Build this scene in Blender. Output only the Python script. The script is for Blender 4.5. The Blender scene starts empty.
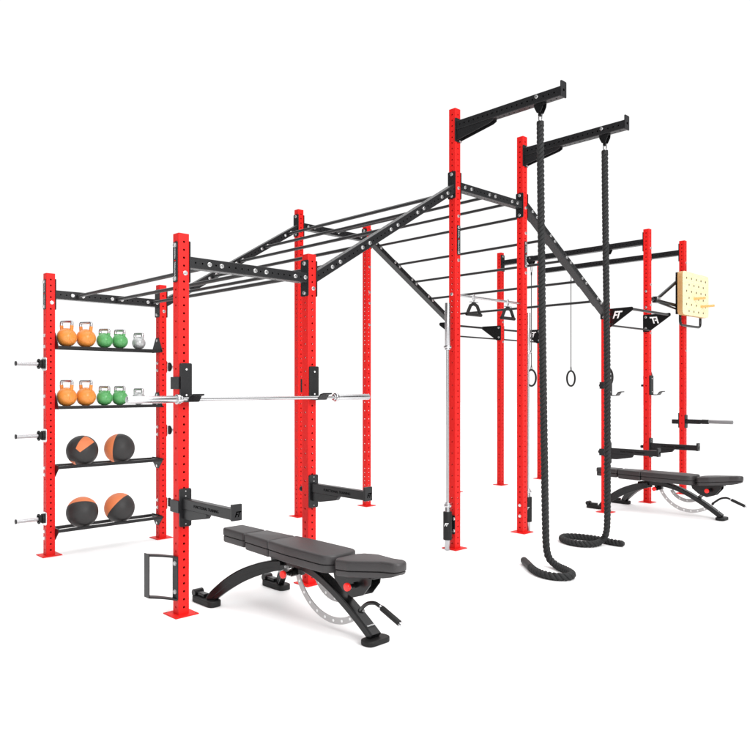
import bpy, bmesh, math, random
from mathutils import Vector, Matrix
random.seed(7)
PI = math.pi
scene = bpy.context.scene
col = bpy.context.collection

# ------------------------------------------------------------------ materials
def mat(name, color, rough=0.5, metal=0.0, bump=0.0, bscale=400.0, coat=0.0, var=0.0, vscale=3.0, spec=0.5):
    m = bpy.data.materials.new(name); m.use_nodes = True
    nt = m.node_tree; b = nt.nodes['Principled BSDF']
    b.inputs['Base Color'].default_value = (*color, 1)
    b.inputs['Roughness'].default_value = rough
    b.inputs['Metallic'].default_value = metal
    b.inputs['Specular IOR Level'].default_value = spec
    b.inputs['Coat Weight'].default_value = coat
    b.inputs['Coat Roughness'].default_value = 0.15
    tc = nt.nodes.new('ShaderNodeTexCoord')
    if bump:
        n = nt.nodes.new('ShaderNodeTexNoise'); n.inputs['Scale'].default_value = bscale; n.inputs['Detail'].default_value = 3
        bp = nt.nodes.new('ShaderNodeBump'); bp.inputs['Strength'].default_value = bump; bp.inputs['Distance'].default_value = 0.001
        nt.links.new(tc.outputs['Object'], n.inputs['Vector'])
        nt.links.new(n.outputs['Fac'], bp.inputs['Height']); nt.links.new(bp.outputs['Normal'], b.inputs['Normal'])
    if var:
        n2 = nt.nodes.new('ShaderNodeTexNoise'); n2.inputs['Scale'].default_value = vscale; n2.inputs['Detail'].default_value = 5
        mr = nt.nodes.new('ShaderNodeMapRange')
        mr.inputs['To Min'].default_value = max(0.02, rough-var); mr.inputs['To Max'].default_value = min(1, rough+var)
        nt.links.new(tc.outputs['Object'], n2.inputs['Vector'])
        nt.links.new(n2.outputs['Fac'], mr.inputs['Value']); nt.links.new(mr.outputs['Result'], b.inputs['Roughness'])
    return m

RED    = mat('red_powder_coat', (0.68, 0.012, 0.010), 0.46, bump=0.12, bscale=900, var=0.08, spec=0.2)
REDKN  = mat('red_plastic', (0.85, 0.02, 0.015), 0.3)
BLACK  = mat('black_powder_coat', (0.011, 0.011, 0.012), 0.36, bump=0.15, bscale=900, var=0.08, spec=0.36)
GLOSSB = mat('gloss_black_paint', (0.006, 0.006, 0.0065), 0.24, bump=0.05, bscale=600, var=0.05, spec=0.36)
RUBBER = mat('black_rubber', (0.008, 0.008, 0.008), 0.55, bump=0.3, bscale=500, spec=0.3)
CHROME = mat('chrome', (0.56, 0.56, 0.57), 0.24, metal=1.0, var=0.04)
BRUSH  = mat('satin_steel', (0.46, 0.46, 0.47), 0.32, metal=1.0, var=0.06)
ZINC   = mat('zinc_bolt', (0.78, 0.78, 0.78), 0.28, metal=1.0, var=0.08, vscale=60)
SILVER = mat('silver_plate_paint', (0.44, 0.43, 0.43), 0.45, metal=0.2)
VINYL  = mat('black_vinyl', (0.030, 0.027, 0.028), 0.48, bump=0.5, bscale=260, var=0.06)
GREYP  = mat('grey_painted_steel', (0.20, 0.20, 0.205), 0.4, bump=0.1)
WHITE  = mat('white_lettering', (0.85, 0.85, 0.85), 0.5)
DARKL  = mat('dark_lettering', (0.0005, 0.0005, 0.0005), 0.9, spec=0.0)
ROPE   = mat('black_rope', (0.013, 0.0135, 0.014), 0.7, bump=0.9, bscale=220, spec=0.35)
STRAPM = mat('grey_webbing', (0.07, 0.07, 0.072), 0.7, bump=0.4, bscale=500)
ORANGE = mat('orange_enamel', (0.78, 0.275, 0.05), 0.32, bump=0.1, bscale=150)
GREEN  = mat('green_enamel', (0.10, 0.375, 0.12), 0.32, bump=0.1, bscale=150)
GREYE  = mat('silver_enamel', (0.50, 0.51, 0.51), 0.35, metal=0.35, bump=0.1, bscale=150)
WOODE  = mat('birch_edge', (0.52, 0.28, 0.10), 0.55)
DOWEL  = mat('dowel_wood', (0.78, 0.46, 0.17), 0.45)
HOLE   = mat('dark_hole_disc', (0.10, 0.06, 0.02), 0.8)  # dark colour painted in for the shade inside holes

def wood_face():
    m = mat('pale_birch_face', (0.87, 0.80, 0.48), 0.45)
    nt = m.node_tree; b = nt.nodes['Principled BSDF']
    tc = nt.nodes.new('ShaderNodeTexCoord'); mp = nt.nodes.new('ShaderNodeMapping'); mp.inputs['Scale'].default_value = (3, 3, 22)
    n = nt.nodes.new('ShaderNodeTexNoise'); n.inputs['Scale'].default_value = 3; n.inputs['Detail'].default_value = 6
    r = nt.nodes.new('ShaderNodeValToRGB')
    r.color_ramp.elements[0].position = 0.3; r.color_ramp.elements[0].color = (0.84, 0.76, 0.43, 1)
    r.color_ramp.elements[1].position = 0.7; r.color_ramp.elements[1].color = (0.90, 0.84, 0.54, 1)
    nt.links.new(tc.outputs['Object'], mp.inputs['Vector']); nt.links.new(mp.outputs['Vector'], n.inputs['Vector'])
    nt.links.new(n.outputs['Fac'], r.inputs['Fac']); nt.links.new(r.outputs['Color'], b.inputs['Base Color'])
    return m
BIRCH = wood_face()

def plywood_edge():
    m = mat('plywood_edge', (0.5, 0.3, 0.1), 0.6)
    nt = m.node_tree; b = nt.nodes['Principled BSDF']
    tc = nt.nodes.new('ShaderNodeTexCoord')
    w = nt.nodes.new('ShaderNodeTexWave'); w.wave_type = 'BANDS'; w.bands_direction = 'Y'; w.inputs['Scale'].default_value = 22
    r = nt.nodes.new('ShaderNodeValToRGB')
    r.color_ramp.elements[0].color = (0.42, 0.22, 0.075, 1); r.color_ramp.elements[1].color = (0.62, 0.37, 0.15, 1)
    nt.links.new(tc.outputs['Object'], w.inputs['Vector']); nt.links.new(w.outputs['Fac'], r.inputs['Fac'])
    nt.links.new(r.outputs['Color'], b.inputs['Base Color'])
    return m
PLYEDGE = plywood_edge()

def ball_mat(name, cuts):
    """black grained leather; orange where dot(position, N) > d for every (N, d)"""
    m = mat(name, (0.02, 0.02, 0.02), 0.55, bump=0.6, bscale=120)
    nt = m.node_tree; b = nt.nodes['Principled BSDF']
    tc = nt.nodes.new('ShaderNodeTexCoord')
    nrm = nt.nodes.new('ShaderNodeVectorMath'); nrm.operation = 'NORMALIZE'
    nt.links.new(tc.outputs['Object'], nrm.inputs[0])
    total = None
    for group in cuts:
        prod = None
        for N, d in group:
            dp = nt.nodes.new('ShaderNodeVectorMath'); dp.operation = 'DOT_PRODUCT'; dp.inputs[1].default_value = N
            nt.links.new(nrm.outputs[0], dp.inputs[0])
            mr = nt.nodes.new('ShaderNodeMapRange'); mr.inputs['From Min'].default_value = d-0.008; mr.inputs['From Max'].default_value = d+0.008
            nt.links.new(dp.outputs['Value'], mr.inputs['Value'])
            if prod is None: prod = mr.outputs[0]
            else:
                mu = nt.nodes.new('ShaderNodeMath'); mu.operation = 'MULTIPLY'
                nt.links.new(prod, mu.inputs[0]); nt.links.new(mr.outputs[0], mu.inputs[1]); prod = mu.outputs[0]
        if total is None: total = prod
        else:
            mx = nt.nodes.new('ShaderNodeMath'); mx.operation = 'MAXIMUM'
            nt.links.new(total, mx.inputs[0]); nt.links.new(prod, mx.inputs[1]); total = mx.outputs[0]
    mix = nt.nodes.new('ShaderNodeMix'); mix.data_type = 'RGBA'
    mix.inputs[6].default_value = (0.022, 0.021, 0.021, 1); mix.inputs[7].default_value = (0.72, 0.20, 0.07, 1)
    nt.links.new(total, mix.inputs[0]); nt.links.new(mix.outputs[2], b.inputs['Base Color'])
    return m

def floor_mat():
    m = mat('white_studio_floor', (0.90, 0.90, 0.90), 0.55)
    nt = m.node_tree; b = nt.nodes['Principled BSDF']
    b.inputs['Specular IOR Level'].default_value = 0.35
    tc = nt.nodes.new('ShaderNodeTexCoord'); n = nt.nodes.new('ShaderNodeTexNoise'); n.inputs['Scale'].default_value = 1.5
    r = nt.nodes.new('ShaderNodeMapRange'); r.inputs['To Min'].default_value = 0.5; r.inputs['To Max'].default_value = 0.62
    nt.links.new(tc.outputs['Object'], n.inputs['Vector']); nt.links.new(n.outputs['Fac'], r.inputs['Value']); nt.links.new(r.outputs[0], b.inputs['Roughness'])
    return m
FLOOR = floor_mat()

# ------------------------------------------------------------------ object helpers
def root_of(o):
    while o.parent: o = o.parent
    return o
def tag(o, label=None, cat=None, group=None, kind=None):
    if label: o['label'] = label
    if cat: o['category'] = cat
    if group: o['group'] = group
    if kind: o['kind'] = kind
    return o
def thing(name, label, cat, loc=(0, 0, 0), group=None):
    o = bpy.data.objects.new(name, None); col.objects.link(o); o.location = loc; o.empty_display_size = 0.1
    return tag(o, label, cat, group)
def obj(name, bm, mats, parent=None, smooth=False, loc=None, label=None):
    """bm is in world coordinates; becomes ONE mesh under parent (a thing or a part of it)"""
    off = Vector((0, 0, 0))
    if parent is not None: off = Vector(root_of(parent).location)
    if loc is not None: off = Vector(loc)
    bmesh.ops.translate(bm, verts=bm.verts, vec=-off)
    me = bpy.data.meshes.new(name); bm.to_mesh(me); bm.free()
    for m in (mats if isinstance(mats, (list, tuple)) else [mats]): me.materials.append(m)
    if smooth:
        for p in me.polygons: p.use_smooth = True
        try: me.set_sharp_from_angle(angle=math.radians(38))
        except Exception: pass
    o = bpy.data.objects.new(name, me); col.objects.link(o)
    if parent is not None: o.parent = parent
    elif loc is not None: o.location = loc
    if label: o['label'] = label
    return o
def inst(name, mesh_obj_data, parent, loc, rot=None):
    o = bpy.data.objects.new(name, mesh_obj_data); col.objects.link(o); o.parent = parent
    o.location = Vector(loc)-Vector(root_of(parent).location)
    if rot is not None: o.rotation_euler = rot.to_euler()
    return o
def copy_tree(o, parent=None):
    c = o.copy(); col.objects.link(c); c.parent = parent
    for ch in list(o.children): copy_tree(ch, c)
    return c

# ------------------------------------------------------------------ mesh helpers
def frame(p0, p1, side=(0, -1, 0)):
    z = (Vector(p1)-Vector(p0)).normalized(); s = Vector(side)
    y = (s - z*s.dot(z))
    if y.length < 1e-4: y = Vector((1, 0, 0)) - z*z.x
    y.normalize(); x = y.cross(z)
    M = Matrix((x, y, z)).transposed().to_4x4(); M.translation = Vector(p0)
    return M
def add_box(bm, c, s, bevel=0.0, M=None, seg=2, mi=0):
    t = bmesh.new(); bmesh.ops.create_cube(t, size=1.0)
    bmesh.ops.scale(t, vec=Vector(s), verts=t.verts)
    if bevel: bmesh.ops.bevel(t, geom=t.edges[:], offset=bevel, segments=seg, affect='EDGES', profile=0.5)
    bmesh.ops.translate(t, vec=Vector(c), verts=t.verts)
    if M: bmesh.ops.transform(t, matrix=M, verts=t.verts)
    merge(bm, t, mi)
def merge(bm, t, mi=0):
    vm = {}
    for v in t.verts: vm[v] = bm.verts.new(v.co)
    for f in t.faces:
        try:
            g = bm.faces.new([vm[v] for v in f.verts]); g.material_index = mi if mi else f.material_index; g.smooth = f.smooth
        except ValueError: pass
    t.free()
def add_cyl(bm, p0, p1, r, n=16, r2=None, mi=0, bevel=0.0):
    t = bmesh.new(); L = (Vector(p1)-Vector(p0)).length
    bmesh.ops.create_cone(t, cap_ends=True, segments=n, radius1=r, radius2=r if r2 is None else r2, depth=L)
    if bevel:
        es = [e for e in t.edges if abs(e.verts[0].co.z-e.verts[1].co.z) < 1e-6]
        bmesh.ops.bevel(t, geom=es, offset=bevel, segments=2, affect='EDGES', profile=0.5)
    bmesh.ops.translate(t, vec=(0, 0, L/2), verts=t.verts)
    bmesh.ops.transform(t, matrix=frame(p0, p1, (0.13, -1, 0.07)), verts=t.verts)
    merge(bm, t, mi)
def catmull(pts, n=8):
    P = [Vector(p) for p in pts]; P = [P[0]*2-P[1]] + P + [P[-1]*2-P[-2]]; out = []
    for i in range(1, len(P)-2):
        for k in range(n):
            t = k/n; a, b, c, d = P[i-1], P[i], P[i+1], P[i+2]
            out.append(0.5*((2*b)+(c-a)*t+(2*a-5*b+4*c-d)*t*t+(3*b-a-3*c+d)*t**3))
    out.append(P[-2]); return out
def frames_along(pts, up=(0, 0, 1)):
    fr = []; prev = None
    for i, p in enumerate(pts):
        a = pts[max(i-1, 0)]; b = pts[min(i+1, len(pts)-1)]; z = (b-a).normalized()
        if prev is None:
            x = Vector(up)-z*Vector(up).dot(z)
            if x.length < 1e-3: x = Vector((1, 0, 0))-z*z.x
        else: x = prev - z*prev.dot(z)
        x.normalize(); prev = x; fr.append((p, x, z.cross(x), z))
    return fr
def sweep(bm, pts, prof, up=(0, 0, 1), cap=True, mi=0, closed=False):
    """prof: 2D outline (a along x-frame, b along y-frame); or function i->outline"""
    fr = frames_along(pts, up); rings = []
    for i, (p, x, y, z) in enumerate(fr):
        pr_ = prof(i, len(fr)) if callable(prof) else prof
        rings.append([bm.verts.new(p+x*a+y*b) for a, b in pr_])
    n = len(rings[0]); m = len(rings)
    for i in range(m-1 if not closed else m):
        A, B = rings[i], rings[(i+1) % m]
        for j in range(n):
            f = bm.faces.new([A[j], A[(j+1) % n], B[(j+1) % n], B[j]]); f.material_index = mi
    if cap and not closed:
        f = bm.faces.new(rings[0][::-1]); f.material_index = mi; f = bm.faces.new(rings[-1]); f.material_index = mi
def circ(r, n=12): return [(r*math.cos(2*PI*k/n), r*math.sin(2*PI*k/n)) for k in range(n)]
def rrect(w, h, r=0.006, n=3):
    out = []
    for cx, cy, a0 in ((w/2-r, h/2-r, 0), (-w/2+r, h/2-r, PI/2), (-w/2+r, -h/2+r, PI), (w/2-r, -h/2+r, 1.5*PI)):
        for k in range(n+1):
            a = a0+PI/2*k/n; out.append((cx+r*math.cos(a), cy+r*math.sin(a)))
    return out
def prism(bm, outline, M, th, bevel=0.0, mi=0):
    """outline in local xy, extruded by th along local z (0..th)"""
    t = bmesh.new(); vs = [t.verts.new((a, b, 0)) for a, b in outline]; f = t.faces.new(vs)
    r = bmesh.ops.extrude_face_region(t, geom=[f])
    bmesh.ops.translate(t, vec=(0, 0, th), verts=[v for v in r['geom'] if isinstance(v, bmesh.types.BMVert)])
    bmesh.ops.recalc_face_normals(t, faces=t.faces)
    if bevel:
        es = [e for e in t.edges if abs(e.verts[0].co.z-e.verts[1].co.z) < 1e-6]
        bmesh.ops.bevel(t, geom=es, offset=bevel, segments=2, affect='EDGES', profile=0.5)
    bmesh.ops.transform(t, matrix=M, verts=t.verts); merge(bm, t, mi)
def rounded_poly(pts, r, n=4):
    out = []; N = len(pts)
    for i in range(N):
        p, a, b = Vector(pts[i]), Vector(pts[i-1]), Vector(pts[(i+1) % N])
        rr = r[i] if isinstance(r, (list, tuple)) else r
        if rr <= 0: out.append(tuple(p)); continue
        u = (a-p).normalized(); v = (b-p).normalized(); ang = u.angle(v); d = min(rr/math.tan(ang/2), (a-p).length*.48, (b-p).length*.48)
        s, e = p+u*d, p+v*d
        for k in range(n+1):
            t = k/n; out.append(tuple(s*(1-t)**2+p*2*t*(1-t)+e*t*t))
    return out
def plane_M(origin, ux, uy):
    x = Vector(ux).normalized(); y = Vector(uy).normalized(); z = x.cross(y)
    M = Matrix((x, y, z)).transposed().to_4x4(); M.translation = Vector(origin); return M

def holey_tube(bm, p0, p1, sx, sy, holes, side=(0, -1, 0), r=0.006, hr=0.0088, pitch=0.0572, capped=True):
    """hollow box section with real drilled holes; holes = {0:+x',1:+y',2:-x',3:-y'} -> list of distances along"""
    M = frame(p0, p1, side); L = (Vector(p1)-Vector(p0)).length
    t = bmesh.new(); V = lambda a, b, c: t.verts.new((a, b, c))
    for k in range(4):
        ang = k*PI/2; ca, sa = round(math.cos(ang)), round(math.sin(ang))
        w = (sy if k % 2 == 0 else sx)/2-r; d = (sx if k % 2 == 0 else sy)/2
        def P(u, z, depth=0.0):
            dd = d-depth; return (ca*dd-sa*u, sa*dd+ca*u, z)
        zs = sorted(z for z in holes.get(k, []) if 0.02 < z < L-0.02); cur = 0.0; h = 0.02
        for z in zs:
            if z-h < cur-1e-6: continue
            if z-h > cur: t.faces.new([V(*P(-w, cur)), V(*P(w, cur)), V(*P(w, z-h)), V(*P(-w, z-h))])
            O = [(w, 0), (w, h), (0, h), (-w, h), (-w, 0), (-w, -h), (0, -h), (w, -h)]
            I = [(hr*math.cos(j*PI/4), hr*math.sin(j*PI/4)) for j in range(8)]
            ov = [V(*P(a, z+b)) for a, b in O]; iv = [V(*P(a, z+b)) for a, b in I]; dv = [V(*P(a, z+b, 0.004)) for a, b in I]
            for j in range(8):
                q = (j+1) % 8
                t.faces.new([ov[j], ov[q], iv[q], iv[j]]); t.faces.new([iv[j], iv[q], dv[q], dv[j]])
            cur = z+h
        if cur < L: t.faces.new([V(*P(-w, cur)), V(*P(w, cur)), V(*P(w, L)), V(*P(-w, L))])
        # rounded corner after this face
        cx, cy = (ca*(sx/2-r)-sa*(sy/2-r) if True else 0), (sa*(sx/2-r)+ca*(sy/2-r))
        cx = math.copysign(sx/2-r, math.cos(ang+PI/4)); cy = math.copysign(sy/2-r, math.sin(ang+PI/4))
        for j in range(3):
            a0, a1 = ang+PI/2*j/3, ang+PI/2*(j+1)/3
            t.faces.new([V(cx+r*math.cos(a0), cy+r*math.sin(a0), 0), V(cx+r*math.cos(a1), cy+r*math.sin(a1), 0),
                         V(cx+r*math.cos(a1), cy+r*math.sin(a1), L), V(cx+r*math.cos(a0), cy+r*math.sin(a0), L)])
    if capped:
        for z in (0.0, L):
            t.faces.new([V(a, b, z) for a, b in rrect(sx, sy, r, 3)])
    bmesh.ops.transform(t, matrix=M, verts=t.verts); merge(bm, t)

# logo and lettering -----------------------------------------------------------
def ft_shapes(h):
    k = 0.32; pol = [[(0, 0), (.2, 0), (.2, 1), (0, 1)], [(.2, .8), (1.12, .8), (1.12, 1), (.2, 1)],
                     [(.2, .38), (.5, .38), (.5, .56), (.2, .56)], [(.62, 0), (.82, 0), (.82, .8), (.62, .8)]]
    return [[((x+k*y-.6)*h, (y-.5)*h) for x, y in p] for p in pol]
def add_ft(bm, M, h, th=0.0012, mi=1):
    for p in ft_shapes(h): prism(bm, p, M, th, mi=mi)
_txt = {}
def add_text(bm, s, M, size, mi=1, th=0.0012):
    if s not in _txt:
        cu = bpy.data.curves.new('lettering', 'FONT'); cu.body = s; cu.size = 1.0; cu.align_x = 'CENTER'; cu.align_y = 'CENTER'; cu.resolution_u = 2
        cu.extrude = 0.5
        o = bpy.data.objects.new('lettering', cu); col.objects.link(o)
        bpy.context.view_layer.update()
        me = bpy.data.meshes.new_from_object(o.evaluated_get(bpy.context.evaluated_depsgraph_get()))
        _txt[s] = ([v.co.copy() for v in me.vertices], [list(p.vertices) for p in me.polygons])
        bpy.data.objects.remove(o); bpy.data.curves.remove(cu); bpy.data.meshes.remove(me)
    vs, fs = _txt[s]
    nv = [bm.verts.new(M @ Vector((v.x*size, v.y*size, (v.z+0.5)*th))) for v in vs]
    for f in fs:
        try: g = bm.faces.new([nv[i] for i in f]); g.material_index = mi
        except ValueError: pass

# ------------------------------------------------------------------ bolts (shared mesh)
def bolt_mesh(name, r=0.0155, h=0.009):
    bm = bmesh.new(); add_cyl(bm, (0, 0, 0), (0, 0, 0.0025), r*1.12, 20)
    add_cyl(bm, (0, 0, 0.0025), (0, 0, 0.0025+h), r, 6, bevel=0.0015)
    me = bpy.data.meshes.new(name); bm.to_mesh(me); bm.free(); me.materials.append(ZINC); return me
BOLT = bolt_mesh('bolt')
ROT = {'-x': Matrix.Rotation(-PI/2, 3, 'Y'), '+x': Matrix.Rotation(PI/2, 3, 'Y'), '-y': Matrix.Rotation(PI/2, 3, 'X'),
       '+y': Matrix.Rotation(-PI/2, 3, 'X'), '+z': Matrix.Identity(3), '-z': Matrix.Rotation(PI, 3, 'X')}
def bolt(parent, loc, n, name='bolt'): return inst(name, BOLT, parent, loc, ROT[n])

# ------------------------------------------------------------------ layout (metres)
a1, b1, a2, W = 1.1852, 1.8966, 1.1927, 2.5587
XU = [0, a1, a1+b1, 2*a1+b1, 2*a1+2*b1, 2*a1+2*b1+a2, 2*a1+2*b1+2*a2]
YB, YF = 0.0, -W
S = 0.085; HS = S/2
H1, H2, H3 = 2.75, 3.891, 4.466
ZL, ZH = 2.549, 3.689     # beam heights, low and high level

# ------------------------------------------------------------------ floor
bm = bmesh.new(); bmesh.ops.create_grid(bm, x_segments=4, y_segments=4, size=60)
fl = obj('floor', bm, FLOOR); tag(fl, kind='structure')

# ------------------------------------------------------------------ the rig
rig = thing('training_rig', 'large red and black steel training rig with monkey bars, joining fourteen red uprights', 'training rig')
P57 = 0.0572
def upright(x, y, h, dense=(0.55, 2.25), label=None):
    L = h-0.008; bm = bmesh.new()
    full = [0.05+P57*k for k in range(int(L/P57)) if 0.05+P57*k < L-0.03]
    side = [z for k, z in enumerate(full) if (z < dense[0] or z > dense[1] or k % 2 == 0)]
    holey_tube(bm, (x, y, 0.008), (x, y, h), S, S, {0: side, 1: full, 2: side, 3: full}, side=(0, -1, 0))
    o = obj('upright', bm, RED, rig, label=label)
    b2 = bmesh.new(); add_box(b2, (x, y, 0.0045), (0.185, 0.185, 0.009), 0.002)
    for s in (-1, 1):
        for t in (-1, 1): add_cyl(b2, (x+s*.075, y+t*.075, 0.009), (x+s*.075, y+t*.075, 0.0095), 0.007, 10, mi=1)
    obj('base_plate', b2, [RED, HOLE], o)
    return o
U = {}
for k, x, y, h in (('A', XU[0], YB, H1), ('B', XU[1], YB, H1), ('C', XU[0], YF, H1), ('D', XU[1], YF, H1),
                   ('E', XU[2], YB, H2), ('F', XU[3], YB, H2), ('G', XU[2], YF, H3), ('H', XU[3], YF, H3),
                   ('K', XU[4], YB, H1), ('L', XU[4], YF, H1), ('I', XU[5], YB, H2), ('J', XU[6], YB, H2),
                   ('M', XU[5], YF, H2), ('N', XU[6], YF, H2)):
    lab = 'taller red upright carrying a climbing rope arm' if k in 'GH' else None
    U[k] = upright(x, y, h, label=lab)

BH, BW = 0.082, 0.084
def flange(beam, x, y, z, axis, h=0.30):
    """black plate at (x,y,z) whose outward normal is axis (pointing away from the upright)"""
    b = bmesh.new()
    if axis[1] == 'x':
        sg = -1 if axis[0] == '-' else 1
        prism(b, rounded_poly([(-.05, -h/2), (.05, -h/2), (.05, h/2), (-.05, h/2)], .012), plane_M((x, y, z), (0, 1, 0) , (0, 0, 1)) @ Matrix.Translation((0, 0, 0 if sg > 0 else -.007)), .007, .001)
    else:
        sg = -1 if axis[0] == '-' else 1
        prism(b, rounded_poly([(-.05, -h/2), (.05, -h/2), (.05, h/2), (-.05, h/2)], .012), plane_M((x, y, z), (1, 0, 0), (0, 0, 1)) @ Matrix.Translation((0, 0, 0 if sg < 0 else -.007)), .007, .001)
    obj('mounting_plate', b, BLACK, beam)
    for s in (-1, 1):
        if axis[1] == 'x': bolt(beam, (x+sg*.007, y, z+s*(h/2-.028)), axis)
        else: bolt(beam, (x, y+sg*.007, z+s*(h/2-.028)), axis)

def beam(p0, p1, name='crossbeam', h=BH, w=BW, faces=(0, 1, 2, 3)):
    bm = bmesh.new(); L = (Vector(p1)-Vector(p0)).length
    hs = [0.045+P57*k for k in range(int(L/P57)+1)]
    holey_tube(bm, p0, p1, h, w, {k: hs for k in faces}, side=(0, -1, 0), hr=0.0072)
    return obj(name, bm, BLACK, rig)

RUNG = []   # (x, z, slope)
def zline(seg, x):
    if seg == 'low': return ZL
    if seg == 'up': return 1.8269+0.5998*x
    if seg == 'high': return ZH
    return 6.2524-0.5935*x
beams = {}
for y, sgn in ((YF, -1), (YB, 1)):
    # low beam
    b = beam((XU[0]+HS+.007, y, ZL), (XU[1]-HS-.007, y, ZL)); beams[('low', y)] = b
    flange(b, XU[0]+HS, y, ZL, '+x'); flange(b, XU[1]-HS, y, ZL, '-x')
    b = beam((XU[1]+HS-.01, y, zline('up', XU[1]+HS-.01)), (XU[2]-HS+.01, y, zline('up', XU[2]-HS+.01))); beams[('up', y)] = b
    flange(b, XU[1]+HS, y, ZL, '+x'); flange(b, XU[2]-HS, y, ZH, '-x', .275)
    b = beam((XU[2]+HS+.007, y, ZH), (XU[3]-HS-.007, y, ZH)); beams[('high', y)] = b
    flange(b, XU[2]+HS, y, ZH, '+x', .275); flange(b, XU[3]-HS, y, ZH, '-x', .275)
    b = beam((XU[3]+HS-.01, y, zline('down', XU[3]+HS-.01)), (XU[4]-HS+.01, y, zline('down', XU[4]-HS+.01)), h=.064, w=.104, faces=(1, 3)); beams[('down', y)] = b
    flange(b, XU[3]+HS, y, ZH, '+x', .275); flange(b, XU[4]-HS, y, 2.64, '-x', .22)

def rung(seg, x):
    z = zline(seg, x); sl = {'low': 0, 'up': .5998, 'high': 0, 'down': -.5935}[seg]
    d = Vector((1, 0, sl)).normalized()
    hw = .052 if seg == 'down' else BW/2; yf, yb = YF+hw, YB-hw
    bm = bmesh.new(); add_cyl(bm, (x, yf+.006, z), (x, yb-.006, z), 0.0165, 20)
    o = obj('rung', bm, BLACK, rig, smooth=True)
    for y0 in (yf, yb-.006):
        b = bmesh.new()
        M = plane_M((x, y0+.006, z), d, d.cross(Vector((0, 1, 0))) if False else Vector((-d.z, 0, d.x)))
        prism(b, rounded_poly([(-.075, -.03), (.075, -.03), (.075, .03), (-.075, .03)], .012), M, .006)
        obj('end_plate', b, BLACK, o)
    for s in (-1, 1):
        q = Vector((x, 0, z))+d*s*.052
        bolt(o, (q.x, YF-hw, q.z), '-y', 'rung_bolt')
        bolt(o, (q.x, yb-.006, q.z), '-y', 'rung_bolt')
for x in (.262, .667, 1.072 if False else 1.06): rung('low', x)
for x in (1.45, 1.803, 2.163, 2.523, 2.877): rung('up', x)
for x in (3.25, 3.66, 4.067): rung('high', x)
for x in (4.446, 4.82, 5.173, 5.535, 5.905): rung('down', x)

# rear-section overhead beams
for x in (XU[5], XU[6]):
    b = beam((x, YB-HS-.007, 3.715), (x, YF+HS+.007, 3.715))
    for y, ax in ((YB-HS, '-y'), (YF+HS, '+y')): flange(b, x, y, 3.715, ax, .275)

# name plates ------------------------------------------------------------------
def name_plate(up, M, L, w, bolts, n):
    b = bmesh.new()
    prism(b, rounded_poly([(-L/2, -w/2), (L/2, -w/2), (L/2, w/2), (-L/2, w/2)], .01), M, .006, .001)
    Mt = M @ Matrix.Translation((0, 0, .006))
    add_text(b, 'FUNCTIONAL', Mt @ Matrix.Translation((-L*.175, 0, 0)), L*.056)
    add_text(b, 'TRAINING', Mt @ Matrix.Translation((L*.205, 0, 0)), L*.056)
    prism(b, [(L*.018, -.008), (L*.045, -.008), (L*.045, .008), (L*.018, .008)], Mt, .0015, mi=2)
    obj('name_plate', b, [BLACK, WHITE, RED], up)
    for q in bolts: bolt(up, q, n)
for k in 'AC':
    x, y = 0, (YB if k == 'A' else YF)
    M = plane_M((x-HS, y, ZL-.005), (0, 0, -1), (0, 1, 0))   # reads downwards
    # normal must be -x : (0,0,-1)x(0,1,0) = (1,0,0) -> flip
    M = plane_M((x-HS, y, ZL-.005), (0, 0, 1), (0, 1, 0))
    name_plate(U[k], M, .29, .062, [(x-HS-.006, y, ZL+.115), (x-HS-.006, y, ZL-.125)], '-x')
for k, x in (('G', XU[2]), ('H', XU[3])):
    M = plane_M((x+.008, YF-HS, 3.135), (0, 0, 1), (-1, 0, 0))
    M = plane_M((x+.008, YF-HS, 3.135), (0, 0, -1), (-1, 0, 0)) if M.to_3x3().col[2].y > 0 else M
    name_plate(U[k], M, .30, .05, [(x+.008, YF-HS-.006, 3.262), (x+.008, YF-HS-.006, 3.008)], '-y')
    for z in (3.662, 3.377, 2.93): bolt(U[k], (x+.008, YF-HS, z), '-y', 'through_bolt')
for k, x, y, zs in (('A', 0, YB, (2.465,)), ('B', XU[1], YB, (2.465,)), ('C', 0, YF, (2.465,)), ('D', XU[1], YF, (2.465,)),
                    ('L', XU[4], YF, (2.56, 2.47)), ('M', XU[5], YF, (3.10, 2.81, 2.41)), ('N', XU[6], YF, (3.55, 2.2)),
                    ('I', XU[5], YB, (2.73, 2.40)), ('F', XU[3], YB, (3.3, 2.95, 2.8, 2.5)), ('M', XU[5], YF, (3.62,))):
    for z in zs: bolt(U[k], (x+.01, y-HS, z), '-y', 'through_bolt')
for z in (3.005, 2.777): bolt(U['M'], (XU[5]-HS, YF, z), '-x', 'through_bolt')
for z in (.308, .188): bolt(U['H'], (XU[3]-HS, YF, z), '-x', 'through_bolt')
bolt(U['G'], (XU[2]-HS, YF, 2.584), '-x', 'through_bolt')
for z in (1.863, 1.170, .377):
    for dz in (-.04, .04): bolt(U['B'], (XU[1]-HS, YB, z+dz), '-x', 'peg_bolt')
b = bmesh.new(); prism(b, rounded_poly([(-.012, -.085), (.012, -.085), (.012, .085), (-.012, .085)], .008), plane_M((XU[2]+.005, -HS, 1.66), (1, 0, 0), (0, 0, 1)), .002)
obj('sticker', b, BLACK, U['E'])

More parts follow.
